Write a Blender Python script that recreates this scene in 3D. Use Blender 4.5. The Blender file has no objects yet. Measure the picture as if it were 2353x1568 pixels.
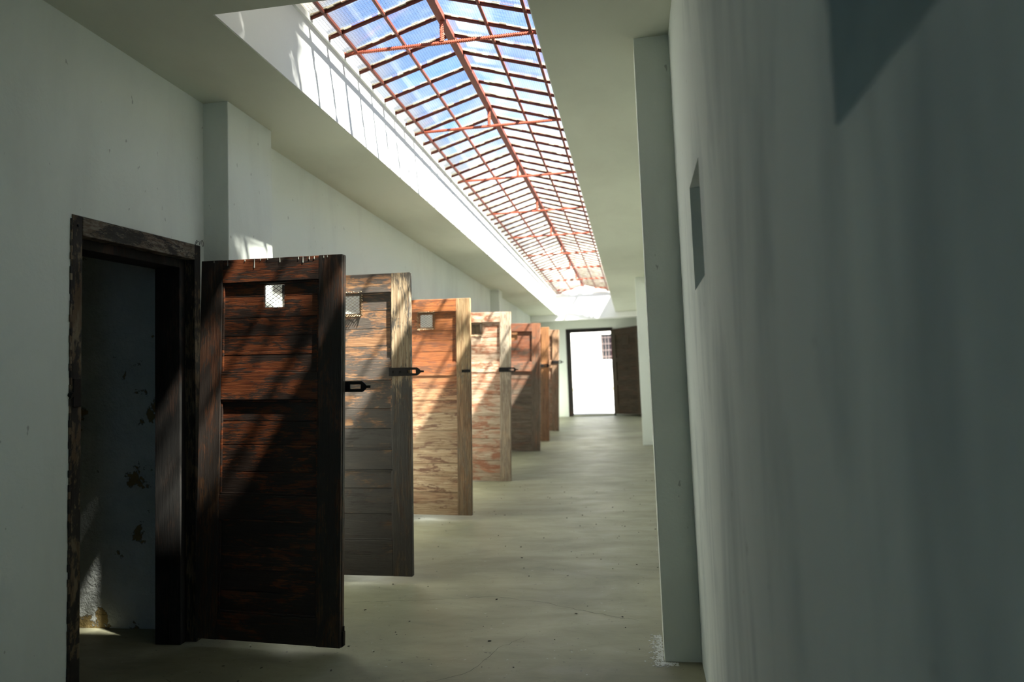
import bpy, bmesh, math, random
from mathutils import Vector, Matrix

random.seed(7)
S = bpy.context.scene
COL = S.collection

# ------------------------------------------------------------------ camera
FPX, YAW, PIT, ROL = 1696.6, 0.1629, 0.0750, 0.0369
fw = Vector((-math.sin(YAW), math.cos(YAW), 0)); rt = Vector((math.cos(YAW), math.sin(YAW), 0)); up = Vector((0, 0, 1))
F = fw * math.cos(PIT) + up * math.sin(PIT)
U = up * math.cos(PIT) - fw * math.sin(PIT)
Rr = rt * math.cos(ROL) - U * math.sin(ROL)
Uu = rt * math.sin(ROL) + U * math.cos(ROL)
cd = bpy.data.cameras.new('camera')
cam = bpy.data.objects.new('camera', cd)
COL.objects.link(cam)
cd.sensor_width = 36; cd.lens = FPX / 2353 * 36; cd.shift_y = -17.47 / 2353
cd.clip_start = 0.05; cd.clip_end = 300
m = Matrix((Rr, Uu, -F)).transposed().to_4x4()
m.translation = Vector((0, 0, 1.4))
cam.matrix_world = m
cd.dof.use_dof = True; cd.dof.focus_distance = 3.55; cd.dof.aperture_fstop = 2.0
S.camera = cam

# ------------------------------------------------------------------ colour management
S.view_settings.view_transform = 'Standard'
S.view_settings.look = 'None'
S.view_settings.gamma = 1
S.view_settings.use_curve_mapping = False
S.view_settings.exposure = 0.76
S.cycles.max_bounces = 12; S.cycles.diffuse_bounces = 8; S.cycles.transparent_max_bounces = 16
S.cycles.sample_clamp_indirect = 6
S.cycles.use_denoising = True
S.cycles.caustics_reflective = False; S.cycles.caustics_refractive = False

# ------------------------------------------------------------------ sky and sun
SUNDIR = Vector((-0.62, 0.26, -1.0)).normalized()
w = bpy.data.worlds.new('sky'); S.world = w; w.use_nodes = True
nt = w.node_tree; nt.nodes.clear(); N = nt.nodes.new; Lk = nt.links.new
wo = N('ShaderNodeOutputWorld'); bg = N('ShaderNodeBackground'); tc = N('ShaderNodeTexCoord')
sep = N('ShaderNodeSeparateXYZ'); Lk(tc.outputs['Generated'], sep.inputs[0])
grad = N('ShaderNodeValToRGB'); Lk(sep.outputs['Z'], grad.inputs[0])
grad.color_ramp.elements[0].position = 0.0; grad.color_ramp.elements[0].color = (0.42, 0.72, 1.0, 1)
grad.color_ramp.elements[1].position = 0.55; grad.color_ramp.elements[1].color = (0.055, 0.21, 0.66, 1)
mp = N('ShaderNodeMapping'); mp.inputs['Scale'].default_value = (2.0, 1.4, 2.4); mp.inputs['Location'].default_value = (0.7, 0.3, 0.1)
Lk(tc.outputs['Generated'], mp.inputs[0])
nz = N('ShaderNodeTexNoise'); nz.inputs['Scale'].default_value = 2.2; nz.inputs['Detail'].default_value = 6; nz.inputs['Distortion'].default_value = 0.6
Lk(mp.outputs[0], nz.inputs['Vector'])
bank = N('ShaderNodeMapRange'); Lk(sep.outputs['Y'], bank.inputs['Value'])     # a bank of cloud low over the far end
for kk, vv in (('From Min', .86), ('From Max', .985), ('To Min', 0.0), ('To Max', .24)): bank.inputs[kk].default_value = vv
cad = N('ShaderNodeMath'); cad.operation = 'ADD'; Lk(nz.outputs['Fac'], cad.inputs[0]); Lk(bank.outputs[0], cad.inputs[1])
cr = N('ShaderNodeValToRGB'); Lk(cad.outputs[0], cr.inputs[0])
cr.color_ramp.elements[0].position = 0.54; cr.color_ramp.elements[1].position = 0.76
mx = N('ShaderNodeMix'); mx.data_type = 'RGBA'
Lk(cr.outputs[0], mx.inputs['Factor']); Lk(grad.outputs[0], mx.inputs['A']); mx.inputs['B'].default_value = (0.95, 0.95, 0.93, 1)
Lk(mx.outputs['Result'], bg.inputs[0]); bg.inputs[1].default_value = 1.15
Lk(bg.outputs[0], wo.inputs[0])

sd = bpy.data.lights.new('sun', 'SUN'); sun = bpy.data.objects.new('sun', sd); COL.objects.link(sun)
sd.energy = 40.0; sd.angle = math.radians(1.3); sd.color = (1.0, 0.965, 0.87)
sun.rotation_euler = SUNDIR.to_track_quat('-Z', 'Y').to_euler()
sun.location = (6, -3, 12)

# ------------------------------------------------------------------ dimensions
SF = 0.0403                     # the floor ramps up along the corridor
fl = lambda y: SF * y
XL, XQ, XP, XPL = -2.327, 0.234, 0.069, -2.177
ZC, ZT, ZR = 3.066, 3.542, 3.735
SL, SR, XR = -1.725, -0.381, -1.075
Y0, YB, YE = 2.85, 16.90, 17.40
YN = -2.2                        # behind the camera
XB = -4.3                        # back of the cells

# ------------------------------------------------------------------ material helpers
class NT:
    def __init__(s, name):
        s.m = bpy.data.materials.new(name); s.m.use_nodes = True
        s.t = s.m.node_tree; s.t.nodes.clear()
        s.out = s.n('ShaderNodeOutputMaterial')
    def n(s, k, **kw):
        x = s.t.nodes.new(k)
        for a, b in kw.items(): setattr(x, a, b)
        return x
    def l(s, a, b): s.t.links.new(a, b)
    def val(s, sock, v):
        if hasattr(v, 'links') or hasattr(v, 'is_linked'): s.l(v, sock)
        else: sock.default_value = v
    def noise(s, vec, scale, detail=4, rough=.55, dist=0, sc=None, loc=None):
        if sc or loc:
            mpn = s.n('ShaderNodeMapping'); s.l(vec, mpn.inputs[0])
            if sc: mpn.inputs['Scale'].default_value = sc
            if loc: mpn.inputs['Location'].default_value = loc
            vec = mpn.outputs[0]
        x = s.n('ShaderNodeTexNoise'); s.l(vec, x.inputs['Vector'])
        x.inputs['Scale'].default_value = scale; x.inputs['Detail'].default_value = detail
        x.inputs['Roughness'].default_value = rough; x.inputs['Distortion'].default_value = dist
        return x.outputs['Fac']
    def ramp(s, fac, a, b, ca=(0, 0, 0, 1), cb=(1, 1, 1, 1)):
        r = s.n('ShaderNodeValToRGB'); s.l(fac, r.inputs[0])
        r.color_ramp.elements[0].position = a; r.color_ramp.elements[1].position = b
        r.color_ramp.elements[0].color = ca; r.color_ramp.elements[1].color = cb
        return r.outputs[0]
    def mix(s, f, a, b, blend='MIX'):
        x = s.n('ShaderNodeMix', data_type='RGBA', blend_type=blend)
        s.val(x.inputs['Factor'], f); s.val(x.inputs['A'], a); s.val(x.inputs['B'], b)
        return x.outputs['Result']
    def math(s, op, a, b=0.0, clamp=False):
        x = s.n('ShaderNodeMath', operation=op, use_clamp=clamp); s.val(x.inputs[0], a); s.val(x.inputs[1], b)
        return x.outputs[0]
    def bump(s, h, strength=.3, dist=.01, normal=None):
        x = s.n('ShaderNodeBump'); s.l(h, x.inputs['Height']); x.inputs['Strength'].default_value = strength; x.inputs['Distance'].default_value = dist
        if normal is not None: s.l(normal, x.inputs['Normal'])
        return x.outputs[0]
    def bsdf(s, col, rough=.8, normal=None, metal=0, spec=.3):
        b = s.n('ShaderNodeBsdfPrincipled'); s.val(b.inputs['Base Color'], col); s.val(b.inputs['Roughness'], rough)
        b.inputs['Metallic'].default_value = metal; b.inputs['Specular IOR Level'].default_value = spec
        if normal is not None: s.l(normal, b.inputs['Normal'])
        s.l(b.outputs[0], s.out.inputs[0]); return b

def C4(c): return (c[0], c[1], c[2], 1)

def plaster(name, col=(.71, .74, .69), stain=(.45, .45, .43), amt=.35, streak=(1.2, 1.2, .35), bump=.25, spots=True):
    q = NT(name); P = q.n('ShaderNodeNewGeometry').outputs['Position']
    a = q.noise(P, 1.6, 5, .6, .3, sc=streak)
    b = q.noise(P, 60, 4, .6)
    big = q.noise(P, 9, 5, .6)
    c = q.mix(q.math('MULTIPLY', q.ramp(a, .48, .72), amt), C4(col), C4(stain))
    if spots:
        s1 = q.ramp(q.noise(P, 26, 2, .5, 0, sc=(1, 1, .55)), .735, .76)
        c = q.mix(q.math('MULTIPLY', s1, .5), c, (.2, .2, .19, 1))
    h = q.math('ADD', q.math('MULTIPLY', b, .35), big)
    q.bsdf(c, .9, q.bump(h, bump, .01), spec=.15)
    return q.m

M = {}
M['plaster'] = plaster('white plaster')
M['plaster_right'] = plaster('stained white plaster', (.71, .75, .72), (.26, .32, .34), .75, (1.5, 1.5, .45), .2)
M['plaster_ceiling'] = plaster('ceiling plaster', (.585, .605, .515), (.42, .42, .36), .3, (1, .6, 1), .12, False)
M['plaster_well'] = plaster('whitewash', (.80, .80, .78), (.7, .7, .68), .2, (1, 1, 1), .12, False)
M['plaster_out'] = plaster('cream render', (.82, .80, .72), (.7, .68, .6), .2, (1, 1, 1), .1, False)

def mk_floor():
    q = NT('worn concrete floor'); P = q.n('ShaderNodeNewGeometry').outputs['Position']
    a = q.noise(P, 1.1, 6, .6, .8, sc=(.9, 1.6, 1))
    c = q.mix(q.ramp(a, .32, .68), (.175, .168, .108, 1), (.285, .273, .183, 1))
    b = q.noise(P, 4.5, 6, .65, .6, sc=(.6, 1.8, 1))
    c = q.mix(q.math('MULTIPLY', q.ramp(b, .5, .75), .45), c, (.165, .165, .135, 1))
    s = q.ramp(q.noise(P, 45, 2, .5), .70, .735)
    c = q.mix(q.math('MULTIPLY', s, .75), c, (.10, .09, .07, 1))
    s2 = q.ramp(q.noise(P, 38, 2, .5, 0, loc=(9, 3, 0)), .73, .76)
    c = q.mix(q.math('MULTIPLY', s2, .5), c, (.45, .45, .4, 1))
    r = q.ramp(b, .3, .8, (.42, .42, .42, 1), (.7, .7, .7, 1))
    h = q.math('ADD', a, q.math('MULTIPLY', q.noise(P, 50, 5, .6), .12))
    q.bsdf(c, r, q.bump(h, .25, .02), spec=.35)
    return q.m
M['floor'] = mk_floor()

def mk_cell():
    q = NT('peeling cell plaster'); P = q.n('ShaderNodeNewGeometry').outputs['Position']
    z = q.n('ShaderNodeSeparateXYZ'); q.l(P, z.inputs[0])
    a = q.noise(P, 2.4, 5, .65, .4)
    c = q.mix(q.ramp(a, .35, .7), (.50, .52, .50, 1), (.68, .68, .64, 1))
    n = q.noise(P, 4.6, 6, .62, .25, loc=(3.3, 0, 1.7))
    # peeling mostly between 0.9 and 1.5 m and at the skirting
    band = q.n('ShaderNodeValToRGB'); q.l(q.math('DIVIDE', z.outputs['Z'], 3.0), band.inputs[0])
    e = band.color_ramp.elements; e[0].position = .06; e[0].color = (.14, .14, .14, 1); e[1].position = .12; e[1].color = (0, 0, 0, 1)
    for p, v in ((.25, 0), (.33, .09), (.42, .08), (.50, 0)):
        k = e.new(p); k.color = (v, v, v, 1)
    f = q.math('ADD', n, band.outputs[0])
    peel = q.ramp(f, .655, .662)
    c = q.mix(peel, c, (.30, .22, .10, 1))
    edge = q.math('MULTIPLY', q.ramp(f, .645, .655), q.math('SUBTRACT', 1.0, peel))
    c = q.mix(edge, c, (.12, .11, .09, 1))
    h = q.math('SUBTRACT', q.math('ADD', q.noise(P, 16, 6, .65), q.math('MULTIPLY', q.noise(P, 70, 3), .3)), q.math('MULTIPLY', peel, .8))
    q.bsdf(c, .95, q.bump(h, .8, .015), spec=.1)
    return q.m
M['cell'] = mk_cell()

def wood(name, top, bot, zs=.95, zw=.35, dark=(.02, .016, .013), dtop=.4, dbot=.4, fig=(.1, .04, .02), figamt=.3, axis='x', pale=None, rough=.55, seed=0.0, spec=.4):
    """weathered timber: grain along the board, char and bare wood in patches, tone drifting from top to bottom"""
    q = NT(name); O = q.n('ShaderNodeTexCoord').outputs['Object']
    z = q.n('ShaderNodeSeparateXYZ'); q.l(O, z.inputs[0])
    at = q.n('ShaderNodeAttribute', attribute_name='board'); bd = at.outputs['Fac']
    off = q.n('ShaderNodeCombineXYZ'); q.l(q.math('MULTIPLY', bd, 13.0), off.inputs[0]); q.l(q.math('MULTIPLY', bd, 7.0), off.inputs[2]); off.inputs[1].default_value = seed
    va = q.n('ShaderNodeVectorMath', operation='ADD'); q.l(O, va.inputs[0]); q.l(off.outputs[0], va.inputs[1]); V = va.outputs[0]
    gsc = (1.6, 6, 26) if axis == 'x' else (26, 6, 1.6)
    psc = (1.0, 1.0, 3.2) if axis == 'x' else (3.0, 1.0, .9)
    g = q.noise(V, 2.2, 5, .65, 1.1, sc=gsc)
    g2 = q.noise(V, 9, 3, .6, .3, sc=gsc)
    p = q.noise(V, 3.8, 8, .72, .6, sc=psc)
    p2 = q.noise(V, 2.6, 5, .6, .9, sc=psc, loc=(4, 2, 8))
    zn = q.math('ADD', z.outputs['Z'], q.math('MULTIPLY', q.math('SUBTRACT', p2, .5), .7))
    t = q.math('DIVIDE', q.math('SUBTRACT', zn, zs - zw / 2), zw, True)
    t.node.use_clamp = True
    base = q.mix(t, C4(bot), C4(top))
    base = q.mix(q.math('MULTIPLY', q.ramp(bd, .1, .9), .5), base, (.45, .38, .33, 1), 'MULTIPLY')
    base = q.mix(q.math('MULTIPLY', q.ramp(p2, .5, .62), figamt), base, C4(fig))
    base = q.mix(q.math('MULTIPLY', q.ramp(g, .44, .60), .72), base, (.42, .30, .2, 1), 'MULTIPLY')
    rings = q.n('ShaderNodeTexWave', wave_type='BANDS', bands_direction='Z' if axis == 'x' else 'X')
    mr = q.n('ShaderNodeMapping'); q.l(V, mr.inputs[0]); mr.inputs['Scale'].default_value = (.25, 1, 1.0) if axis == 'x' else (1.0, 1, .25)
    q.l(mr.outputs[0], rings.inputs['Vector']); rings.inputs['Scale'].default_value = 16; rings.inputs['Distortion'].default_value = 9; rings.inputs['Detail'].default_value = 2; rings.inputs['Detail Scale'].default_value = .8
    base = q.mix(q.math('MULTIPLY', q.ramp(rings.outputs['Fac'], .25, .9), .40), base, (.50, .36, .25, 1), 'MULTIPLY')
    if pale:
        base = q.mix(q.math('MULTIPLY', q.ramp(p, .55, .68), .6), base, C4(pale))
    dm = q.math('ADD', q.math('MULTIPLY', t, dtop), q.math('MULTIPLY', q.math('SUBTRACT', 1.0, t), dbot))
    fac = q.math('ADD', q.math('ADD', q.math('MULTIPLY', q.math('SUBTRACT', p, .5), 1.7), q.math('MULTIPLY', q.math('SUBTRACT', g2, .5), .7)), dm)
    c = q.mix(q.math('MULTIPLY', q.ramp(fac, .46, .56), .93), base, C4(dark))
    h = q.math('ADD', g, q.math('MULTIPLY', g2, .5))
    q.bsdf(c, q.ramp(g, .3, .7, (rough - .08,) * 3 + (1,), (rough + .15,) * 3 + (1,)), q.bump(h, .35, .006), spec=spec)
    return q.m

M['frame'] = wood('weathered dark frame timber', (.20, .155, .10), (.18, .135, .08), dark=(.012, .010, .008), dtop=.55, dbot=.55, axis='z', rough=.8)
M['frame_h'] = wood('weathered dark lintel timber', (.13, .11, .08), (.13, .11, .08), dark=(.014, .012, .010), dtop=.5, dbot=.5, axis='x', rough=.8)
M['frame_in'] = wood('near black frame timber', (.03, .024, .02), (.03, .024, .02), dark=(.008, .007, .006), dtop=.6, dbot=.6, axis='z', rough=.8)  # far darker than the outer frame timber

def plain(name, col, rough=.6, metal=0, bumps=0, spec=.4, var=.25):
    q = NT(name); O = q.n('ShaderNodeTexCoord').outputs['Object']
    n = q.noise(O, 18, 4)
    c = q.mix(q.math('MULTIPLY', n, var), C4(col), C4([x * .35 for x in col]))
    q.bsdf(c, rough, q.bump(q.noise(O, 80, 4), bumps, .003) if bumps else None, metal, spec)
    return q.m
M['iron'] = plain('black iron', (.018, .016, .015), .5, .6, .3)
M['brass_wire'] = plain('tarnished wire mesh', (.15, .11, .065), .5, .7, .2)
M['red_steel'] = plain('red oxide painted steel', (.14, .034, .02), .6, 0, .2, .3, .5)
M['red_rebar'] = plain('red painted ribbed bar', (.36, .085, .045), .6, 0, .2, .3, .4)
M['putty'] = plain('glazing putty', (.45, .40, .30), .8, 0, .5, .2, .3)
M['white_paint'] = plain('white paint', (.42, .43, .38), .7)
M['flake'] = plain('whitewash flakes', (.62, .63, .6), .9)
M['crack'] = plain('dark crack line', (.06, .055, .045), .95)  # flat dark tone of the floor crack lines
M['debris'] = plain('grit', (.10, .09, .07), .9)
M['window_glass'] = plain('dark window glass', (.03, .035, .04), .15)
M['grille'] = plain('pale iron grille', (.16, .12, .11), .6)
M['pink'] = plain('pink curtain', (.35, .12, .13), .8)

def mk_ground():
    q = NT('pale gravel yard'); P = q.n('ShaderNodeNewGeometry').outputs['Position']
    c = q.mix(q.ramp(q.noise(P, 3, 6, .7), .3, .7), (.22, .22, .21, 1), (.31, .31, .30, 1))
    q.bsdf(c, .95, q.bump(q.noise(P, 40, 4), .4, .01), spec=.1)
    return q.m
M['ground'] = mk_ground()

def mk_glass():
    q = NT('wired glass'); P = q.n('ShaderNodeNewGeometry').outputs['Position']
    sp = q.n('ShaderNodeSeparateXYZ'); q.l(P, sp.inputs[0])
    W = .0165
    def line(s, th):
        f = q.math('FRACT', q.math('DIVIDE', q.math('ADD', s, 50.0), W)); return q.math('LESS_THAN', f, th)
    wires = q.math('MAXIMUM', line(sp.outputs['X'], .075), line(sp.outputs['Y'], .075))
    n1 = q.noise(P, 1.6, 5, .6, .5, sc=(1.5, .7, 1))
    rib = q.noise(P, 20, 3, .6, 0, sc=(.5, 5, 1))
    # dust gathers on the low left edge of the roof
    ed = q.math('SUBTRACT', 1.0, q.math('DIVIDE', q.math('SUBTRACT', sp.outputs['X'], SL + .05), .20), True); ed.node.use_clamp = True
    d = q.math('ADD', q.math('ADD', q.math('MULTIPLY', q.ramp(n1, .45, .72), .05), .022), q.math('MULTIPLY', ed, .62))
    d = q.math('ADD', d, q.math('MULTIPLY', q.math('SUBTRACT', rib, .5), .06))
    lf = q.math('LESS_THAN', sp.outputs['X'], XR)
    gy = q.math('SUBTRACT', 1.0, q.math('DIVIDE', q.math('SUBTRACT', q.math('SUBTRACT', sp.outputs['Y'], q.math('MULTIPLY', lf, .16)), 3.2), .5), True); gy.node.use_clamp = True  # near-end panes dulled, added to cut sunlight on the nearest door and cell
    d = q.math('ADD', d, q.math('MULTIPLY', q.math('MULTIPLY', gy, lf), .42))
    d = q.math('ADD', d, q.math('MULTIPLY', gy, q.ramp(q.noise(P, 7, 4, .6, loc=(2, 0, 0)), .35, .6, (.50, .50, .50, 1), (.96, .96, .96, 1))))
    d.node.use_clamp = True
    tr = q.n('ShaderNodeBsdfTransparent'); tr.inputs[0].default_value = (.93, .96, .95, 1)
    tl = q.n('ShaderNodeBsdfTranslucent'); q.l(q.mix(q.math('MULTIPLY', q.math('MAXIMUM', gy, ed), 4.0, True), (.66, .65, .58, 1), (.085, .082, .066, 1)), tl.inputs[0])
    gl = q.n('ShaderNodeBsdfGlossy'); gl.inputs['Roughness'].default_value = .2
    lw = q.n('ShaderNodeFresnel'); lw.inputs[0].default_value = 1.45
    df = q.n('ShaderNodeBsdfDiffuse'); df.inputs[0].default_value = (.16, .18, .2, 1)
    m1 = q.n('ShaderNodeMixShader'); q.l(d, m1.inputs[0]); q.l(tr.outputs[0], m1.inputs[1]); q.l(tl.outputs[0], m1.inputs[2])
    m2 = q.n('ShaderNodeMixShader'); q.l(q.math('MULTIPLY', lw.outputs[0], .25), m2.inputs[0]); q.l(m1.outputs[0], m2.inputs[1]); q.l(gl.outputs[0], m2.inputs[2])
    m3 = q.n('ShaderNodeMixShader'); q.l(q.math('MULTIPLY', wires, .75), m3.inputs[0]); q.l(m2.outputs[0], m3.inputs[1]); q.l(df.outputs[0], m3.inputs[2])
    q.l(m3.outputs[0], q.out.inputs[0])
    return q.m
M['glass'] = mk_glass()

# ------------------------------------------------------------------ mesh helpers
class MB:
    """collects shapes for ONE mesh object"""
    def __init__(s):
        s.bm = bmesh.new(); s.lay = s.bm.faces.layers.float.new('board')
    def box(s, a, b, bev=0, rnd=None, mat=None, ds=0.0):
        """a,b corners; ds shears z by ds*y so that it follows the floor ramp"""
        vs = [s.bm.verts.new((x, y, z + ds * y)) for x in (a[0], b[0]) for y in (a[1], b[1]) for z in (a[2], b[2])]
        if mat is not None:
            for v in vs: v.co = mat @ v.co
        F_ = [(0, 1, 3, 2), (4, 6, 7, 5), (0, 4, 5, 1), (2, 3, 7, 6), (0, 2, 6, 4), (1, 5, 7, 3)]
        fs = [s.bm.faces.new([vs[i] for i in f]) for f in F_]
        r = random.random() if rnd is None else rnd
        for f in fs: f[s.lay] = r
        if bev:
            es = list({e for f in fs for e in f.edges})
            o = bmesh.ops.bevel(s.bm, geom=es, offset=bev, segments=2, profile=.6, affect='EDGES', clamp_overlap=True)
            for f in o['faces']: f[s.lay] = r
        return fs
    def bar(s, p, q, r, n=8, r2=None, cap=True, tw=0.0):
        p = Vector(p); q = Vector(q); d = (q - p).normalized()
        a = d.orthogonal().normalized() if abs(d.z) > .9 else d.cross(Vector((0, 0, 1))).normalized()
        b = d.cross(a); r2 = r if r2 is None else r2
        A = []; B = []
        for i in range(n):
            t = 2 * math.pi * (i + .5) / n; o = a * math.cos(t) + b * math.sin(t)
            A.append(s.bm.verts.new(p + o * r)); B.append(s.bm.verts.new(q + o * r2))
        for i in range(n):
            s.bm.faces.new([A[i], A[(i + 1) % n], B[(i + 1) % n], B[i]])
        if cap: s.bm.faces.new(A[::-1]); s.bm.faces.new(B)
    def poly(s, pts, y0, y1):
        """prism: outline pts in (x,z), extruded along y"""
        A = [s.bm.verts.new((x, y0, z)) for x, z in pts]; B = [s.bm.verts.new((x, y1, z)) for x, z in pts]
        s.bm.faces.new(A[::-1]); s.bm.faces.new(B)
        n = len(pts)
        for i in range(n): s.bm.faces.new([A[i], A[(i + 1) % n], B[(i + 1) % n], B[i]])
    def build(s, name, mat, parent=None, smooth=False):
        bmesh.ops.recalc_face_normals(s.bm, faces=s.bm.faces[:])
        me = bpy.data.meshes.new(name); s.bm.to_mesh(me); s.bm.free()
        if mat is not None: me.materials.append(mat)
        if smooth:
            for p in me.polygons: p.use_smooth = True
        o = bpy.data.objects.new(name, me); COL.objects.link(o)
        if parent is not None: o.parent = parent
        return o
def struct(o): o['kind'] = 'structure'; return o
def empty(name, loc=(0, 0, 0), rot=(0, 0, 0)):
    o = bpy.data.objects.new(name, None); COL.objects.link(o); o.location = loc; o.rotation_euler = rot; o.empty_display_size = .1; return o
def thing(o, label, cat, group=None):
    o['label'] = label; o['category'] = cat
    if group: o['group'] = group
    if 'kind' not in o: o['kind'] = 'thing'
    return o

# ------------------------------------------------------------------ openings of the cells in the left wall
# (y0, y1, side the door hangs on)
OPEN = [(2.745, 3.68, 'far'), (4.64, 5.56, 'near'), (6.44, 7.36, 'near'), (8.47, 9.39, 'near'),
        (10.25, 11.17, 'far'), (12.42, 13.34, 'near'), (14.09, 15.01, 'near')]
OH = 2.10                         # outer height of a cell door frame above the floor
WT = .22                          # thickness of the wall in front of the cells

# floor
b = MB()
ys = [YN - .3, 0, 3, 6, 9, 12, 15, 17.72]
b.box((XB - .2, YN - .3, -.25), (XQ + .35, 17.72, 0), ds=SF)
struct(b.build('floor', M['floor']))

# left wall, pierced by the cell openings
b = MB()
prev = YN
for y0, y1, s_ in OPEN:
    b.box((XL - WT, prev, -.25), (XL, y0, ZC + .02))
    b.box((XL - WT, y0, 0), (XL, y1, .01))
    zt0, zt1 = fl(y0) + OH, fl(y1) + OH
    vs = [(y0, zt0), (y1, zt1), (y1, ZC + .02), (y0, ZC + .02)]
    A = [b.bm.verts.new((XL - WT, y, z)) for y, z in vs]; B = [b.bm.verts.new((XL, y, z)) for y, z in vs]
    b.bm.faces.new(A); b.bm.faces.new(B[::-1])
    for i in range(4): b.bm.faces.new([A[i], A[(i + 1) % 4], B[(i + 1) % 4], B[i]])
    prev = y1
b.box((XL - WT, prev, -.25), (XL, YE + .3, ZC + .02))
struct(b.build('wall_left', M['plaster']))

# right wall with its two square openings, plus an unseen one added for light
HOLES = [(-1.9, -.65, .6, 2.4), (.455, .853, 1.675, 2.065), (2.402, 2.785, 1.738, 2.123)]
b = MB()
T = .32
prev = YN
for y0, y1, z0, z1 in HOLES:
    b.box((XQ, prev, -.25), (XQ + T, y0, ZC + .02))
    b.box((XQ, y0, -.25), (XQ + T, y1, z0)); b.box((XQ, y0, z1), (XQ + T, y1, ZC + .02))
    prev = y1
b.box((XQ, prev, -.25), (XQ + T, YE + .3, ZC + .02))
struct(b.build('wall_right', M['plaster_right']))
b = MB(); b.box((XQ + .30, -3.2, 2.62), (XQ + 2.6, 1.2, 2.72)); struct(b.build('added_sun_block', M['plaster_out']))  # unseen slab added to keep direct sun out of the side opening
for i, (y0, y1, z0, z1) in enumerate(HOLES[1:]):
    r = struct(empty('window_%d' % (i + 2), (XQ + T, (y0 + y1) / 2, z0)))
    k = MB(); k.box((-.02, -(y1 - y0) / 2 - .03, -.03), (.03, (y1 - y0) / 2 + .03, z1 - z0 + .03)); k.build('dark_backing', M['frame_in'], r)  # near-black sheet added behind each recess to stand for its dark interior

# end wall with the exit opening
EX0, EX1, EZ = -1.573, -.4755, 2.757
b = MB()
b.box((XB, YE, -.25), (EX0, YE + .3, ZC + .02)); b.box((EX1, YE, -.25), (XQ + T, YE + .3, ZC + .02))
b.box((EX0, YE, EZ), (EX1, YE + .3, ZC + .02))
struct(b.build('wall_far', M['plaster']))
b = MB(); b.box((XB, YN - .2, -.35), (XQ + T, YN, ZC + .02)); struct(b.build('wall_near', M['plaster']))
b = MB(); b.box((XB - .15, YN, -.25), (XB, YE + .3, ZC + .02)); struct(b.build('wall_cells_back', M['cell']))

# partitions between the cells
PY = [2.05, 3.79, 5.75, 7.75, 9.75, 11.75, 13.60, 15.30]
for y in PY:
    b = MB(); b.box((XB, y, -.25), (XL - WT, y + .16, ZC + .02)); struct(b.build('wall_cell_partition', M['cell']))

# ceiling: slabs either side of the roof light, plus the closed end behind the camera
b = MB()
H = .26
b.box((XB - .15, YN - .2, ZC), (SL - .006, YE + .3, ZC + H)); b.box((SR + .006, YN - .2, ZC), (XQ + T, YE + .3, ZC + H))
b.box((SL - .007, YN - .2, ZC), (SR + .007, Y0 - .006, ZC + H)); b.box((SL - .007, YB + .14, ZC), (SR + .007, YE + .3, ZC + H))
struct(b.build('ceiling', M['plaster_ceiling']))
# upstand walls of the roof light
for nm, a_, c_ in (('wall_skylight_left', (SL - .16, Y0 - .16, ZC + .003), (SL, YB + .2, ZT)), ('wall_skylight_right', (SR, Y0 - .16, ZC + .003), (SR + .16, YB + .2, ZT)),
                   ('wall_skylight_near', (SL, Y0 - .16, ZC + .003), (SR, Y0, ZT))):
    b = MB(); b.box(a_, c_); struct(b.build(nm, M['plaster_well']))
b = MB(); b.box((XL, YB, 2.935), (XQ, YB + .16, ZC)); b.box((SL, YB, ZC), (SR, YB + .16, ZT)); struct(b.build('wall_end_beam', M['plaster_well']))

# pillars against the right wall, and against the left wall
def pillar(x0, x1, y0, y1, mat, lean=0.0):
    b = MB(); fs = b.box((x0, y0, -.1), (x1, y1, ZC + .01), bev=.006)
    for v in b.bm.verts:
        v.co.y += 0
        v.co.x += lean * (v.co.z - 1.5)
    return struct(b.build('pillar', mat))
pillar(XP, XQ + .01, 3.51, 3.69, M['plaster'])
pillar(XP, XQ + .01, 11.58, 11.80, M['plaster'])
pillar(XL - .01, XPL, 3.72, 4.225, M['plaster'])
pillar(XL - .01, XPL, 12.06, 12.36, M['plaster'])

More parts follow.
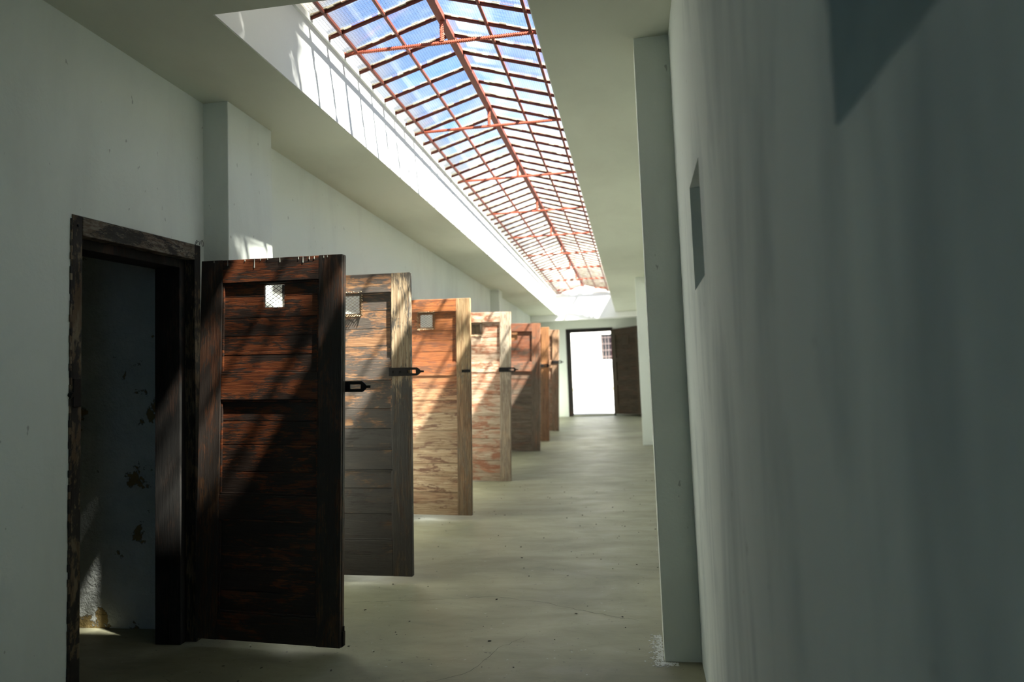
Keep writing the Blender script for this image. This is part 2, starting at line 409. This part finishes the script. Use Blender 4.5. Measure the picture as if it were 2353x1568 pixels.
# ------------------------------------------------------------------ frames of the cell openings
def cell_frame(i, y0, y1):
    r = struct(empty('trim_%d' % (i + 1), (XL, y0, fl(y0))))
    w_ = y1 - y0; fw_ = .056; D = .20
    def jamb(a0, a1, s_):
        k = MB()
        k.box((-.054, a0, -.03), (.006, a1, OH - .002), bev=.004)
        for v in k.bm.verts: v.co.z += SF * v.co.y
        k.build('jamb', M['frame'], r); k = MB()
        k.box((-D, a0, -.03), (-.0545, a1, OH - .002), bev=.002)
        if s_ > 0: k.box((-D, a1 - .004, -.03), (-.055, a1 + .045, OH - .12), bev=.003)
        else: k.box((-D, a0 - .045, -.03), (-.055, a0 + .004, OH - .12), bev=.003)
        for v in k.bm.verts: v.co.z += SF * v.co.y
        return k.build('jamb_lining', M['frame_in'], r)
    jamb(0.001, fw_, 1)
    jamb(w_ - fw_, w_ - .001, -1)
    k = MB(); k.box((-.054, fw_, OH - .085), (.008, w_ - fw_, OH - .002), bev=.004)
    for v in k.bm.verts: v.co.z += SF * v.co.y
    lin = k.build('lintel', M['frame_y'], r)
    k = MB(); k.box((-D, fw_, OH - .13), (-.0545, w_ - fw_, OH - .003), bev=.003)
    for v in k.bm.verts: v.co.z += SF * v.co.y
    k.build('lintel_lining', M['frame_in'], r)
    if i == 0:
        k = MB(); k.bar((.004, .028, OH - .045), (.014, .028, OH - .045), .006, 10); k.build('bolt', M['iron'], r)
        k = MB(); k.box((-.002, .006, 1.28), (.011, .05, 1.40), bev=.003); k.bar((.0, -.006, 1.335), (.014, -.002, 1.33), .012, 8); k.build('keeper_plate', M['iron'], r)
        # ragged plaster edge along the frame
        k = MB(); rg = random.Random(3)
        n = 70
        for j in range(n):
            z = .02 + j * (OH - .04) / n
            k.box((-.002, -.006 - rg.random() * .006, z), (.0035 + rg.random() * .004, .002, z + OH / n), bev=.001)
        k.build('mortar_edge', M['frame'], r)
    return r
M['frame_y'] = wood('weathered lintel timber along the wall', (.18, .155, .12), (.18, .155, .12), dark=(.014, .012, .010), dtop=.48, dbot=.48, axis='x', rough=.8)
for i, (y0, y1, s_) in enumerate(OPEN): cell_frame(i, y0, y1)

# tangle of old wire at the top corner of the first frame
k = MB(); rg = random.Random(11)
pts = []
for j in range(46):
    t = j / 6.0
    pts.append(Vector((.012 + .010 * math.sin(t * 1.7), -.05 + .020 * math.cos(t * 2.1) + .0022 * j, .014 + .014 * math.sin(t * 2.7) + .0003 * j)))
for a_, c_ in zip(pts, pts[1:]): k.bar(a_, c_, .0011, 5, cap=False)
t = k.build('wire_tangle', M['frame_in']); t.location = (XL, 3.66, fl(3.66) + OH - .01)
thing(t, 'tangle of thin wire at the far top corner of the nearest door frame', 'wire')

# ------------------------------------------------------------------ cell doors
def boards(mb, x0, x1, z0, z1, y0, y1, n, rg, hole=None):
    if hole:
        for a, c, d, e in ((x0, hole[0], z0, z1), (hole[1], x1, z0, z1), (hole[0], hole[1], z0, hole[2]), (hole[0], hole[1], hole[3], z1)): mb.box((a, y1 - .004, d), (c, y1 + .003, e), rnd=.5)
    else: mb.box((x0, y1 - .004, z0), (x1, y1 + .003, z1), rnd=.5)
    hs = [1 + rg.uniform(-.25, .25) for _ in range(n)]; tot = sum(hs); z = z0
    for h in hs:
        h = h / tot * (z1 - z0); r = rg.random(); dy = rg.uniform(-.0012, .0012)
        segs = [(x0, x1, z + .0016, z + h - .0016)]
        if hole:
            hx0, hx1, hz0, hz1 = hole
            if z < hz1 and z + h > hz0:
                segs = [(x0, hx0, z + .0016, z + h - .0016), (hx1, x1, z + .0016, z + h - .0016)]
                if z + h - .0016 > hz1: segs.append((hx0, hx1, hz1, z + h - .0016))
                if z + .0016 < hz0: segs.append((hx0, hx1, z + .0016, hz0))
        for a, c, d, e in segs:
            if c - a > .002 and e - d > .002: mb.box((a, y0 + dy, d), (c, y1, e), bev=.0014 if not hole else 0, rnd=r)
        z += h

def hasp(parent, x0, x1, z, y, out, mat):
    """flat iron strap from x0 to x1 with a slotted eye and a pointed tip past the door edge, thickness along y"""
    k = MB(); h = .027; sx0, sx1 = x1 - .118, x1 - .045
    k.box((x0, y - .004, z - h), (sx0, y + .004, z + h), bev=.0015)
    k.box((sx0, y - .004, z + .011), (sx1, y + .004, z + h)); k.box((sx0, y - .004, z - h), (sx1, y + .004, z - .011))
    k.box((sx0 - .001, y - .004, z - .012), (sx0 + .008, y + .004, z + .012)); k.box((sx1 - .008, y - .004, z - .012), (sx1 + .001, y + .004, z + .012))
    k.poly([(sx1, z - h), (sx1 + .016, z - h * .55), (sx1 + .022, z - .007), (x1, z - .006), (x1, z + .006), (sx1 + .022, z + .007), (sx1 + .016, z + h * .55), (sx1, z + h)], y - .004, y + .004)
    for bx in (x0 + .022, x0 + .07):
        if bx < sx0 - .01: k.bar((bx, y - .009, z), (bx, y + .002, z), .0085, 8)
    return k.build('hasp', mat, parent)

def wire_mesh(parent, x0, x1, z0, z1, y, rag, mat, hole):
    """expanded metal: staggered diamonds; with a bent ragged edge where it is nailed over the hole"""
    k = MB(); a, c = .0150, .0108; rg = random.Random(5)
    nx = int(round((x1 - x0) / a)); nz = int(round((z1 - z0) / c)); a = (x1 - x0) / nx; c = (z1 - z0) / nz
    if nx % 2: nx += 1; a = (x1 - x0) / nx
    if nz % 2: nz += 1; c = (z1 - z0) / nz
    def P(i, j): return Vector((x0 + i * a, y + (.0015 if (i + j) % 4 else -.0015), z0 + j * c))
    for j in range(nz):
        for i in range(nx):
            p, q_ = (P(i, j), P(i + 1, j + 1)) if (i + j) % 2 == 0 else (P(i + 1, j), P(i, j + 1))
            mx_, mz_ = (p.x + q_.x) / 2, (p.z + q_.z) / 2
            k.bar(p, q_, .0013, 4, cap=False)
    if rag:
        n = 9
        for e in range(4):
            for j in range(n):
                t = (j + .5) / n
                if e == 0: p = Vector((x0 + t * (x1 - x0), y, z1)); d = Vector((.010, -.010, .010))
                elif e == 1: p = Vector((x0 + t * (x1 - x0), y, z0)); d = Vector((-.010, -.010, -.010))
                elif e == 2: p = Vector((x0, y, z0 + t * (z1 - z0))); d = Vector((-.010, -.010, .008))
                else: p = Vector((x1, y, z0 + t * (z1 - z0))); d = Vector((.010, -.010, -.008))
                k.bar(p - d * .8, p + d * rg.uniform(.5, 1.2), .0030, 5)
    return k.build('wire_mesh', mat, parent)

# each door: bottom free corner (x, y, z), lean, yaw, width, height, panel scheme, materials
SCH_A = dict(rails=[(0, .07), (.31, .375), (.622, .695), (.936, 1)], panels=[(.07, .31, 4), (.375, .622, 4), (.695, .936, 5)])
SCH_B = dict(rails=[(0, .115), (.345, .41), (.64, .71), (.935, 1)], panels=[(.115, .345, 3), (.41, .64, 3), (.71, .935, 4)])
SCH_C = dict(rails=[(0, .05), (.64, .70), (.94, 1)], panels=[(.05, .64, 9), (.70, .94, 5)])
def cell_door(i, corner, lean, yaw, W, Ht, sch, mats, label, near_mesh, hasp_kw, hole=None, flush=False, mesh=True):
    R = Matrix.Rotation(yaw, 3, 'Z') @ Matrix.Rotation(lean, 3, 'Y')
    loc = Vector(corner) - R @ Vector((W, 0, 0))
    r = empty('cell_door', loc, (0, lean, yaw))
    thing(r, label, 'door', 'old wooden cell doors standing open along the left wall')
    TH = .045; rg = random.Random(100 + i); SW1, SW2 = .125, .128
    ms, mp_ = mats
    for a, c, nm in ((0, SW1, 'stile'), (W - SW2, W, 'stile')):
        k = MB(); k.box((a, -TH, 0), (c - .0008 if a == 0 else c, 0, Ht), bev=.003, rnd=rg.random()); k.build(nm, ms, r)
    for z0, z1 in sch['rails']:
        k = MB(); k.box((SW1 + .0005, -TH + .001, z0 * Ht + .001), (W - SW2 - .0005, -.001, z1 * Ht - .001), bev=.003, rnd=rg.random()); k.build('rail', mp_, r)
    hx0 = W * .445; hole = hole or (hx0, hx0 + .118, Ht * .868, Ht * .928)
    npan = len(sch['panels'])
    for j, (z0, z1, n) in enumerate(sch['panels']):
        k = MB(); top = j == npan - 1
        rec = .006 if (flush and not top) else .018
        boards(k, SW1 - .004, W - SW2 + .004, z0 * Ht - .002, z1 * Ht + .002, -TH + rec, -.014, n, rg, hole if top else None)
        k.build('panel', mp_, r)
        if not (flush and not top):       # moulding round the recess
            k = MB(); q0, q1, q2, q3 = SW1, W - SW2, z0 * Ht, z1 * Ht; t_ = .009
            for a, c in (((q0, q2), (q0 + t_, q3)), ((q1 - t_, q2), (q1, q3)), ((q0, q2), (q1, q2 + t_)), ((q0, q3 - t_), (q1, q3))):
                k.box((a[0], -TH + .006, a[1]), (c[0], -TH + .016, c[1]), bev=.002)
            k.build('moulding', mp_, r)
    if mesh:
        g = .016
        if near_mesh: wire_mesh(r, hole[0] - .018, hole[1] + .018, hole[2] - .014, hole[3] + .014, -TH + .0085, True, M['brass_wire'], hole)
        else: wire_mesh(r, hole[0] - .004, hole[1] + .004, hole[2] - .004, hole[3] + .004, -.010, False, M['iron'], hole)
    if hasp_kw: hasp(r, W + hasp_kw[0], W + hasp_kw[1], Ht * hasp_kw[2], hasp_kw[3], None, M['iron'])
    for z in (Ht * .14, Ht * .83):       # hinges
        k = MB(); yy = .004 if not near_mesh else -TH - .004
        k.bar((-.008, yy, z - .05), (-.008, yy, z + .05), .008, 10)
        k.box((-.006, yy - .003, z - .045), (.035, yy + .003, z + .045), bev=.001)
        k.build('hinge', M['iron'], r)
    return r

def WM(nm, **kw):
    a = dict(kw); s1 = wood(nm + ' stile', axis='z', **a['s']); p1 = wood(nm + ' boards', axis='x', **a['p']); return s1, p1
mats1 = WM('charred dark door', s=dict(top=(0.090, 0.045, 0.027), bot=(0.090, 0.050, 0.027), dark=(.024, .019, .016), dtop=0.58, dbot=0.56, fig=(0.108, 0.036, 0.018), rough=.45, seed=1),
           p=dict(top=(0.19, 0.058, 0.022), bot=(0.14, 0.05, 0.022), zs=.75, dark=(.022, .017, .014), dtop=0.535, dbot=0.62, fig=(0.26, 0.085, 0.03), rough=.42, seed=2.3))
mats2 = WM('blackened door with bare stile', s=dict(top=(0.374, 0.302, 0.202), bot=(0.094, 0.065, 0.043), zs=1.2, zw=.12, dark=(.035, .03, .026), dtop=0.46, dbot=0.6, fig=(0.288, 0.216, 0.130), pale=(0.446, 0.396, 0.302), seed=3),
           p=dict(top=(0.245, 0.130, 0.065), bot=(0.036, 0.029, 0.025), zs=1.0, zw=.25, dark=(.038, .032, .028), dtop=0.55, dbot=0.62, fig=(0.324, 0.180, 0.079), pale=(0.360, 0.259, 0.144), seed=4.1))
mats3 = WM('orange brown door', s=dict(top=(0.343, 0.244, 0.132), bot=(0.198, 0.132, 0.073), zs=1.2, zw=.1, dark=(.10, .07, .045), dtop=0.38, dbot=0.42, fig=(0.277, 0.132, 0.053), pale=(0.396, 0.330, 0.224), seed=5),
           p=dict(top=(0.343, 0.119, 0.036), bot=(0.42, 0.31, 0.20), zs=1.05, zw=.4, dark=(.10, .04, .02), dtop=0.43, dbot=0.37, fig=(0.224, 0.066, 0.020), seed=6.2))  # tan lower boards made paler to carry sunlight in their colour
mats4 = WM('whitened door', s=dict(top=(0.493, 0.442, 0.357), bot=(0.323, 0.272, 0.212), zs=1.2, zw=.2, dark=(.14, .10, .07), dtop=0.36, dbot=0.41, fig=(0.391, 0.289, 0.187), figamt=.4, pale=(0.561, 0.527, 0.459), seed=7),
           p=dict(top=(0.527, 0.399, 0.306), bot=(0.383, 0.306, 0.230), zs=.95, zw=.5, dark=(.17, .055, .022), dtop=0.44, dbot=0.41, fig=(0.306, 0.102, 0.043), figamt=.75, pale=(0.595, 0.527, 0.442), seed=8.4))
mats5 = WM('red brown door', s=dict(top=(0.255, 0.105, 0.053), bot=(0.128, 0.094, 0.068), zs=1.25, zw=.5, dark=(.07, .05, .035), dtop=0.4, dbot=0.43, fig=(0.300, 0.120, 0.053), seed=9),
           p=dict(top=(0.285, 0.105, 0.053), bot=(0.143, 0.112, 0.083), zs=1.2, zw=.4, dark=(.08, .055, .04), dtop=0.42, dbot=0.43, fig=(0.240, 0.083, 0.038), seed=10.5))
mats6 = WM('honey orange door', s=dict(top=(0.396, 0.194, 0.079), bot=(0.173, 0.094, 0.050), zs=1.1, zw=.3, dark=(.12, .06, .03), dtop=0.36, dbot=0.44, fig=(0.360, 0.130, 0.043), seed=11),
           p=dict(top=(0.360, 0.173, 0.072), bot=(0.180, 0.108, 0.058), zs=1.1, zw=.3, dark=(.10, .06, .03), dtop=0.38, dbot=0.44, fig=(0.288, 0.108, 0.036), seed=12.6))
mats7 = WM('mottled tan door', s=dict(top=(0.360, 0.225, 0.135), bot=(0.180, 0.128, 0.090), zs=1.2, zw=.4, dark=(.12, .07, .045), dtop=0.42, dbot=0.44, fig=(0.315, 0.120, 0.053), seed=13),
           p=dict(top=(0.345, 0.210, 0.128), bot=(0.195, 0.143, 0.098), zs=1.0, zw=.4, dark=(.13, .06, .035), dtop=0.43, dbot=0.45, fig=(0.270, 0.098, 0.045), seed=14.7))

d1 = cell_door(1, (-1.476, 3.538, .173), .0275, -.055, .80, 1.937, SCH_A, mats1,
          'nearest cell door, charred almost black wood with white drips along its top rail', False, (-.10, .135, .655, .006))
d2 = cell_door(2, (-1.466, 4.686, .226), .018, 0, .85, 1.965, SCH_B, mats2,
          'blackened cell door with a bare pale stile, just behind the charred one', True, (-.145, .092, .667, -.050))
d3 = cell_door(3, (-1.476, 6.49, .300), .023, -.02, .85, 1.93, SCH_C, mats3,
          'cell door with orange brown upper boards and pale tan lower boards', True, None, flush=True)
k = MB(); k.box((.770, -.052, 1.262), (.8515, -.0455, 1.286), bev=.002); k.bar((.79, -.056, 1.274), (.79, -.05, 1.274), .007, 8); k.build('lock_strap', M['iron'], d3)
d4 = cell_door(4, (-1.467, 8.519, .337), .033, 0, .85, 1.965, SCH_C, mats4,
          'whitened cell door with red brown figure and a slotted hasp over its edge', True, (-.14, .09, .655, -.050), flush=True)
d5 = cell_door(5, (-1.473, 11.217, .440), .040, 0, .85, 1.948, SCH_A, mats5,
          'cell door red brown above and grey brown below, right behind the whitened one', False, (-.12, .0, .655, .006), mesh=True)
d6 = cell_door(6, (-1.475, 12.47, .497), .036, 0, .85, 1.928, SCH_A, mats6,
          'honey orange cell door showing as a narrow strip, second from the exit', True, (-.14, .02, .66, -.050))
d7 = cell_door(7, (-1.481, 14.137, .568), .040, 0, .85, 1.933, SCH_A, mats7,
          'mottled tan cell door closest to the exit with a hasp sticking out', True, (-.14, .09, .68, -.050))

# paint drips on the top rail and a foot bolt on the free edge of the nearest door
rg = random.Random(21); k = MB()
for x, ln in ((.075, .006), (.155, .026), (.255, .008), (.31, .045), (.345, .008), (.385, .006), (.455, .022), (.56, .012), (.585, .030), (.62, .015), (.648, .014), (.70, .01), (.72, .008)):
    z1 = 1.934
    k.bar((x, -.0455, z1), (x + rg.uniform(-.001, .001), -.0455, z1 - ln), .0010, 6, r2=.0022)
    k.bar((x, -.0455, z1 - ln), (x, -.0455, z1 - ln - .004), .0022, 6, r2=.0006)
    k.build('paint_drip', M['white_paint'], d1); k = MB()
k.bm.free()
k = MB(); k.box((.799, -.028, .006), (.812, -.008, .075), bev=.002); k.bar((.806, -.018, .03), (.806, -.018, .10), .006, 8); k.build('foot_bolt', M['iron'], d1)
k = MB(); k.box((.7995, -.030, .0), (.803, -.006, 1.93), bev=.001); k.build('edge_strip', mats1[0], d1)

# ------------------------------------------------------------------ exit: frame, threshold and open leaf
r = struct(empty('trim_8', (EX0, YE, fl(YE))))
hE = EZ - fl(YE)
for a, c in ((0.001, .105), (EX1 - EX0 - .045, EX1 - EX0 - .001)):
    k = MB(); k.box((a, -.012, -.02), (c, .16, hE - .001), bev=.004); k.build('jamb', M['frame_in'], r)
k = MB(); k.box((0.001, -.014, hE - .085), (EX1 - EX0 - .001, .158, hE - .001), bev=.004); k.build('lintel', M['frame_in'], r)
k = MB(); k.box((EX0, YE - .01, fl(YE) - .05), (EX1, YE + .3, fl(YE) + .035), bev=.006); struct(k.build('trim_9', M['floor']))

me_ = WM('dark brown exit leaf', s=dict(top=(0.050, 0.042, 0.030), bot=(0.060, 0.050, 0.034), dark=(0.030, 0.026, 0.018), dtop=.4, dbot=.35, fig=(0.048, 0.030, 0.018), rough=.8, spec=.08, seed=15),
         p=dict(top=(0.038, 0.030, 0.020), bot=(0.042, 0.034, 0.024), dark=(0.026, 0.020, 0.014), dtop=.45, dbot=.42, fig=(0.054, 0.024, 0.014), rough=.8, spec=.08, seed=16))
ang = -math.radians(50)
ex = empty('exit_door', (-.468, YE - .02, fl(YE) + .035), (0, 0, ang))
thing(ex, 'dark brown panelled door leaf swung inward beside the bright exit doorway', 'door')
W, Ht, TH = .97, 1.97, .045
rg = random.Random(9)
for a, c in ((0, .13), (W - .13, W)):
    k = MB(); k.box((a, -TH, 0), (c, 0, Ht), bev=.003); k.build('stile', me_[0], ex)
for z0, z1 in ((0, .11), (.33, .39), (.60, .665), (.925, 1)):
    k = MB(); k.box((.1305, -TH + .001, z0 * Ht), (W - .1305, -.001, z1 * Ht), bev=.003); k.build('rail', me_[1], ex)
for z0, z1, n in ((.11, .33, 4), (.39, .60, 4), (.665, .925, 5)):
    k = MB(); boards(k, .128, W - .128, z0 * Ht, z1 * Ht, -TH + .018, -.013, n, rg); k.build('panel', me_[1], ex)
k = MB(); k.box((.36, -TH + .008, Ht * .80), (.60, -TH + .019, Ht * .90), bev=.002); k.build('hatch_board', me_[0], ex)
for z in (.25, 1.65):
    k = MB(); k.bar((-.008, .004, z), (-.008, .004, z + .12), .009, 8); k.build('hinge', M['iron'], ex)

# ------------------------------------------------------------------ the roof light
sk = struct(empty('window_1', (XR, Y0, ZT)))
def SK(p): return (p[0] - XR, p[1] - Y0, p[2] - ZT)
dT, t0 = 1.4931, 4.2913
dB = dT / 6
yEnd = YB + .05
slope = (ZR - ZT) / (XR - SL)
zroof = lambda x: ZR - slope * abs(x - XR)
XE0, XE1 = SL - .05, 2 * XR - SL + .10
def sbar(x, w_, h_, name, mat, y0=Y0 - .05, y1=yEnd, zoff=0.0):
    k = MB(); z = zroof(x) + zoff - .012
    a = SK((x - w_ / 2, y0, z - h_)); c = SK((x + w_ / 2, y1, z)); k.box(a, c, bev=.002)
    k.box(SK((x - .003, y0, z - .001)), SK((x + .003, y1, z + .012)))
    return k.build(name, mat, sk)
sbar(XR, .046, .040, 'ridge_beam', M['red_steel'])
for x in (-1.629, -1.360, 2 * XR + 1.360, 2 * XR + 1.629): sbar(x, .018, .016, 'purlin', M['red_steel'])
for x, nm in ((SL + .006, 'eaves_strip'), (SR - .006, 'eaves_strip')):
    k = MB(); k.box(SK((x - .012, Y0, ZT - .035)), SK((x + .012, YB, ZT + .003)), bev=.002); k.build(nm, M['plaster_well'], sk)
# glazing bars with ragged putty
ybars = []
k0 = int(math.floor((Y0 - t0) / dB)) + 1
y = t0 + k0 * dB
while y < YB + .02: ybars.append(y); y += dB
def sloped(k, y, wy, z0, z1, xa, xb):
    for (p, q_) in (((xa), XR), (XR, xb)):
        vs = []
        for x in (p, q_):
            for yy in (y - wy / 2, y + wy / 2):
                for z in (z0, z1): vs.append(k.bm.verts.new(SK((x, yy, zroof(x) + z))))
        for f in ((0, 1, 3, 2), (4, 6, 7, 5), (0, 4, 5, 1), (2, 3, 7, 6), (0, 2, 6, 4), (1, 5, 7, 3)): k.bm.faces.new([vs[i] for i in f])
rp = random.Random(17)
for y in ybars:
    k = MB(); sloped(k, y, .022, -.012, -.008, XE0, XE1); sloped(k, y, .005, -.03, -.010, XE0, XE1)
    gb = k.build('glazing_bar', M['red_steel'], sk)
    k = MB(); n = 34
    for sd_ in (-1, 1):
        for j in range(n):
            x0 = XE0 + (XE1 - XE0) * j / n; x1 = XE0 + (XE1 - XE0) * (j + 1) / n
            if rp.random() < .18: continue
            o0 = .010 + rp.random() ** 2 * .012; dz = rp.random() * .006
            ya, yb = (y - o0, y - .006) if sd_ < 0 else (y + .006, y + o0)
            vs = []
            for x in (x0, x1):
                for yy in (ya, yb):
                    for z in (-.009 - dz, -.001): vs.append(k.bm.verts.new(SK((x, yy, zroof(x) + z))))
            for f in ((0, 1, 3, 2), (4, 6, 7, 5), (0, 4, 5, 1), (2, 3, 7, 6), (0, 2, 6, 4), (1, 5, 7, 3)): k.bm.faces.new([vs[i] for i in f])
    k.build('putty', M['putty'], gb)
# panes
edges = [Y0 - .04] + ybars + [yEnd]
cells = [(a, c) for a, c in zip(edges, edges[1:]) if c - a > .02]
def pane_geo(k, a, c, side):
    x0, x1 = (XE0, XR - .004) if side < 0 else (XR + .004, XE1)
    vs = []
    for x in (x0, x1):
        for yy in (a + .003, c - .003):
            vs.append(k.bm.verts.new(SK((x, yy, zroof(x)))))
    k.bm.faces.new([vs[0], vs[1], vs[3], vs[2]])
cnt = 0
rest = MB(); nrest = 0
for a, c in cells:
    for side in (-1, 1):
        cnt += 1
        if cnt <= 100:
            k = MB(); pane_geo(k, a, c, side); k.build('glass_pane', M['glass'], sk)
        else:
            pane_geo(rest, a, c, side); nrest += 1
if nrest:
    o = rest.build('glass_pane', M['glass'], sk); o['kind'] = 'stuff'
else: rest.bm.free()
# trusses: twisted tie bars and king posts
def ribbed(k, p, q_, r_, pitch=.014):
    p = Vector(p); q_ = Vector(q_); L_ = (q_ - p).length; d = (q_ - p) / L_
    k.bar(p, q_, r_, 8)
    a = d.orthogonal().normalized(); c = d.cross(a); n = int(L_ / pitch)
    for j in range(n):
        t = (j + .5) * pitch; m_ = p + d * t
        s_ = 1
        k.bar(m_ - a * r_ * 1.25 - d * .004, m_ + a * r_ * 1.25 + d * .004, .0032, 4, cap=False)
        k.bar(m_ - c * r_ * 1.25 - d * .004, m_ + c * r_ * 1.25 + d * .004, .0032, 4, cap=False)
zt_ = 3.545
for i in range(-1, 9):
    y = t0 + i * dT
    if y < Y0 or y > YB: continue
    k = MB(); ribbed(k, SK((SL - .02, y, zt_ - .0)), SK((SR + .02, y, zt_ - .0)), .0105); k.build('tie_bar', M['red_rebar'], sk)
    k = MB(); ribbed(k, SK((XR, y, zt_ + .006)), SK((XR, y, ZR - .045)), .0125); k.build('king_post', M['red_rebar'], sk)
# gable at the far end
yg = YB - .02
k = MB()
for x in (-1.629, -1.360, XR, 2 * XR + 1.360, 2 * XR + 1.629):
    k.bar(SK((x, yg, ZT)), SK((x, yg, zroof(x) - .01)), .010, 4)
k.bar(SK((SL, yg, ZT + .01)), SK((SR, yg, ZT + .01)), .010, 4)
k.bar(SK((SL, yg, ZT - .01)), SK((XR, yg, ZR - .01)), .011, 4); k.bar(SK((XR, yg, ZR - .01)), SK((SR, yg, ZT - .01)), .011, 4)
k.build('gable_frame', M['red_steel'], sk)
for yy in (YB + .1, Y0 - .04):
    k = MB(); vs = [k.bm.verts.new(SK(p)) for p in ((SL, yy, ZT), (SR, yy, ZT), (SR, yy, zroof(SR)), (XR, yy, ZR), (SL, yy, zroof(SL)))]; k.bm.faces.new(vs)
    k.build('gable_glass', M['glass'], sk)

# ------------------------------------------------------------------ floor details
def ribbon(pts, w_, seed):
    rg = random.Random(seed); k = MB(); P = []
    for (a, c) in zip(pts, pts[1:]):
        n = max(2, int((Vector(c) - Vector(a)).length / .035))
        for j in range(n): P.append(Vector(a).lerp(Vector(c), j / n) + Vector((rg.uniform(-.008, .008), rg.uniform(-.012, .012))))
    P.append(Vector(pts[-1])); prev = None
    for i, p in enumerate(P):
        d = (P[min(i + 1, len(P) - 1)] - P[max(i - 1, 0)]).normalized(); nrm = Vector((-d.y, d.x)); ww = w_ * rg.uniform(.3, 1) * (0.2 if i in (0, len(P) - 1) else 1)
        vs = [k.bm.verts.new((*(p + nrm * s_ * ww), fl((p + nrm * s_ * ww).y) + .0006)) for s_ in (-1, 1)]
        if prev: k.bm.faces.new([prev[0], prev[1], vs[1], vs[0]])
        prev = vs
    return k
flo = bpy.data.objects['floor']
ribbon([(-1.746, 4.262), (-1.333, 4.314), (-.901, 4.39), (-.579, 4.299), (-.345, 4.162), (-.039, 4.021)], .0022, 1).build('crack', M['crack'], flo)
ribbon([(-1.55, 3.18), (-1.30, 3.12), (-1.05, 3.16), (-.83, 3.02), (-.80, 2.9)], .003, 2).build('crack', M['crack'], flo)
ribbon([(-1.05, 3.16), (-.8, 3.35), (-.72, 3.62), (-.6, 3.8)], .0012, 3).build('crack', M['crack'], flo)
ribbon([(-2.2, 3.2), (-1.95, 3.02), (-1.8, 2.85), (-1.6, 2.8)], .0016, 4).build('crack', M['crack'], flo)
k = MB(); rg = random.Random(31)
for j in range(170):
    x = rg.uniform(-2.1, .15); y = rg.uniform(2.6, 8.5); s_ = rg.uniform(.0015, .0055)
    m_ = Matrix.Translation((x, y, fl(y) + s_ * .4)) @ Matrix.Rotation(rg.uniform(0, 6), 4, 'Z') @ Matrix.Diagonal((s_ * rg.uniform(.8, 2.4), s_, s_ * .6, 1))
    bmesh.ops.create_icosphere(k.bm, subdivisions=1, radius=1, matrix=m_)
o = k.build('floor_grit', M['debris']); o['kind'] = 'stuff'; thing(o, 'tiny dark crumbs of grit scattered over the concrete floor', 'debris')
k = MB(); rg = random.Random(41)
for j in range(520):
    t = rg.random(); y = 3.46 + t * .36 + rg.uniform(-.02, .02); x = XP - .004 - abs(rg.gauss(0, .022))
    if rg.random() < .25: x = XP + rg.uniform(-.03, .06); y = 3.50 - abs(rg.gauss(0, .018))
    s_ = rg.uniform(.0015, .0055)
    m_ = Matrix.Translation((x, y, fl(y) + .0005)) @ Matrix.Rotation(rg.uniform(0, 6), 4, 'Z') @ Matrix.Diagonal((s_ * rg.uniform(1, 2.2), s_, .0012, 1))
    bmesh.ops.create_icosphere(k.bm, subdivisions=1, radius=1, matrix=m_)
o = k.build('plaster_flakes', M['flake']); o['kind'] = 'stuff'; thing(o, 'white flakes of paint and plaster on the floor at the foot of the nearest right pillar', 'plaster flakes')

# ------------------------------------------------------------------ outside
b = MB(); b.box((-16, 17.72, -.3), (14, 34, -.004), ds=SF); struct(b.build('ground', M['ground']))
bl = empty('courtyard_building', (-1.9, 30, fl(30)))
thing(bl, 'bright cream rendered building across the yard, seen through the exit doorway', 'building')
hw = (-.1 - .0, 0)
def BX(x): return x + 1.9
gz = fl(30)
wx0, wx1, wz0, wz1 = BX(-1.31), BX(-.45), 2.43 - gz, 3.47 - gz
k = MB()
k.box((-9, 0, -.2), (wx0, .4, 6)); k.box((wx1, 0, -.2), (9, .4, 6)); k.box((wx0, 0, -.2), (wx1, .4, wz0)); k.box((wx0, 0, wz1), (wx1, .4, 6))
k.build('wall', M['plaster_out'], bl)
k = MB(); k.box((-9, -.03, -.2), (9, -.001, .12), bev=.01); k.build('plinth', plain('ochre plinth', (.40, .34, .22), .9), bl)
k = MB(); k.box((wx0, .22, wz0), (wx1, .26, wz1)); wn = k.build('window', M['window_glass'], bl)
k = MB()
for j in range(7):
    x = wx0 + (j + .5) * (wx1 - wx0) / 7; k.bar((x, .05, wz0), (x, .05, wz1), .014, 6)
for j in range(4):
    z = wz0 + (j + .5) * (wz1 - wz0) / 4; k.box((wx0, .03, z - .016), (wx1, .045, z + .016))
k.build('grille', M['grille'], wn)
k = MB(); k.box((wx0 + .40, .15, wz0), (wx0 + .52, .20, wz1 - .1)); k.build('curtain', M['pink'], wn)
k = MB(); k.box((wx0 - .06, -.07, wz0 - .09), (wx1 + .06, .1, wz0 - .001), bev=.008); k.build('window_sill', M['plaster_out'], bl)
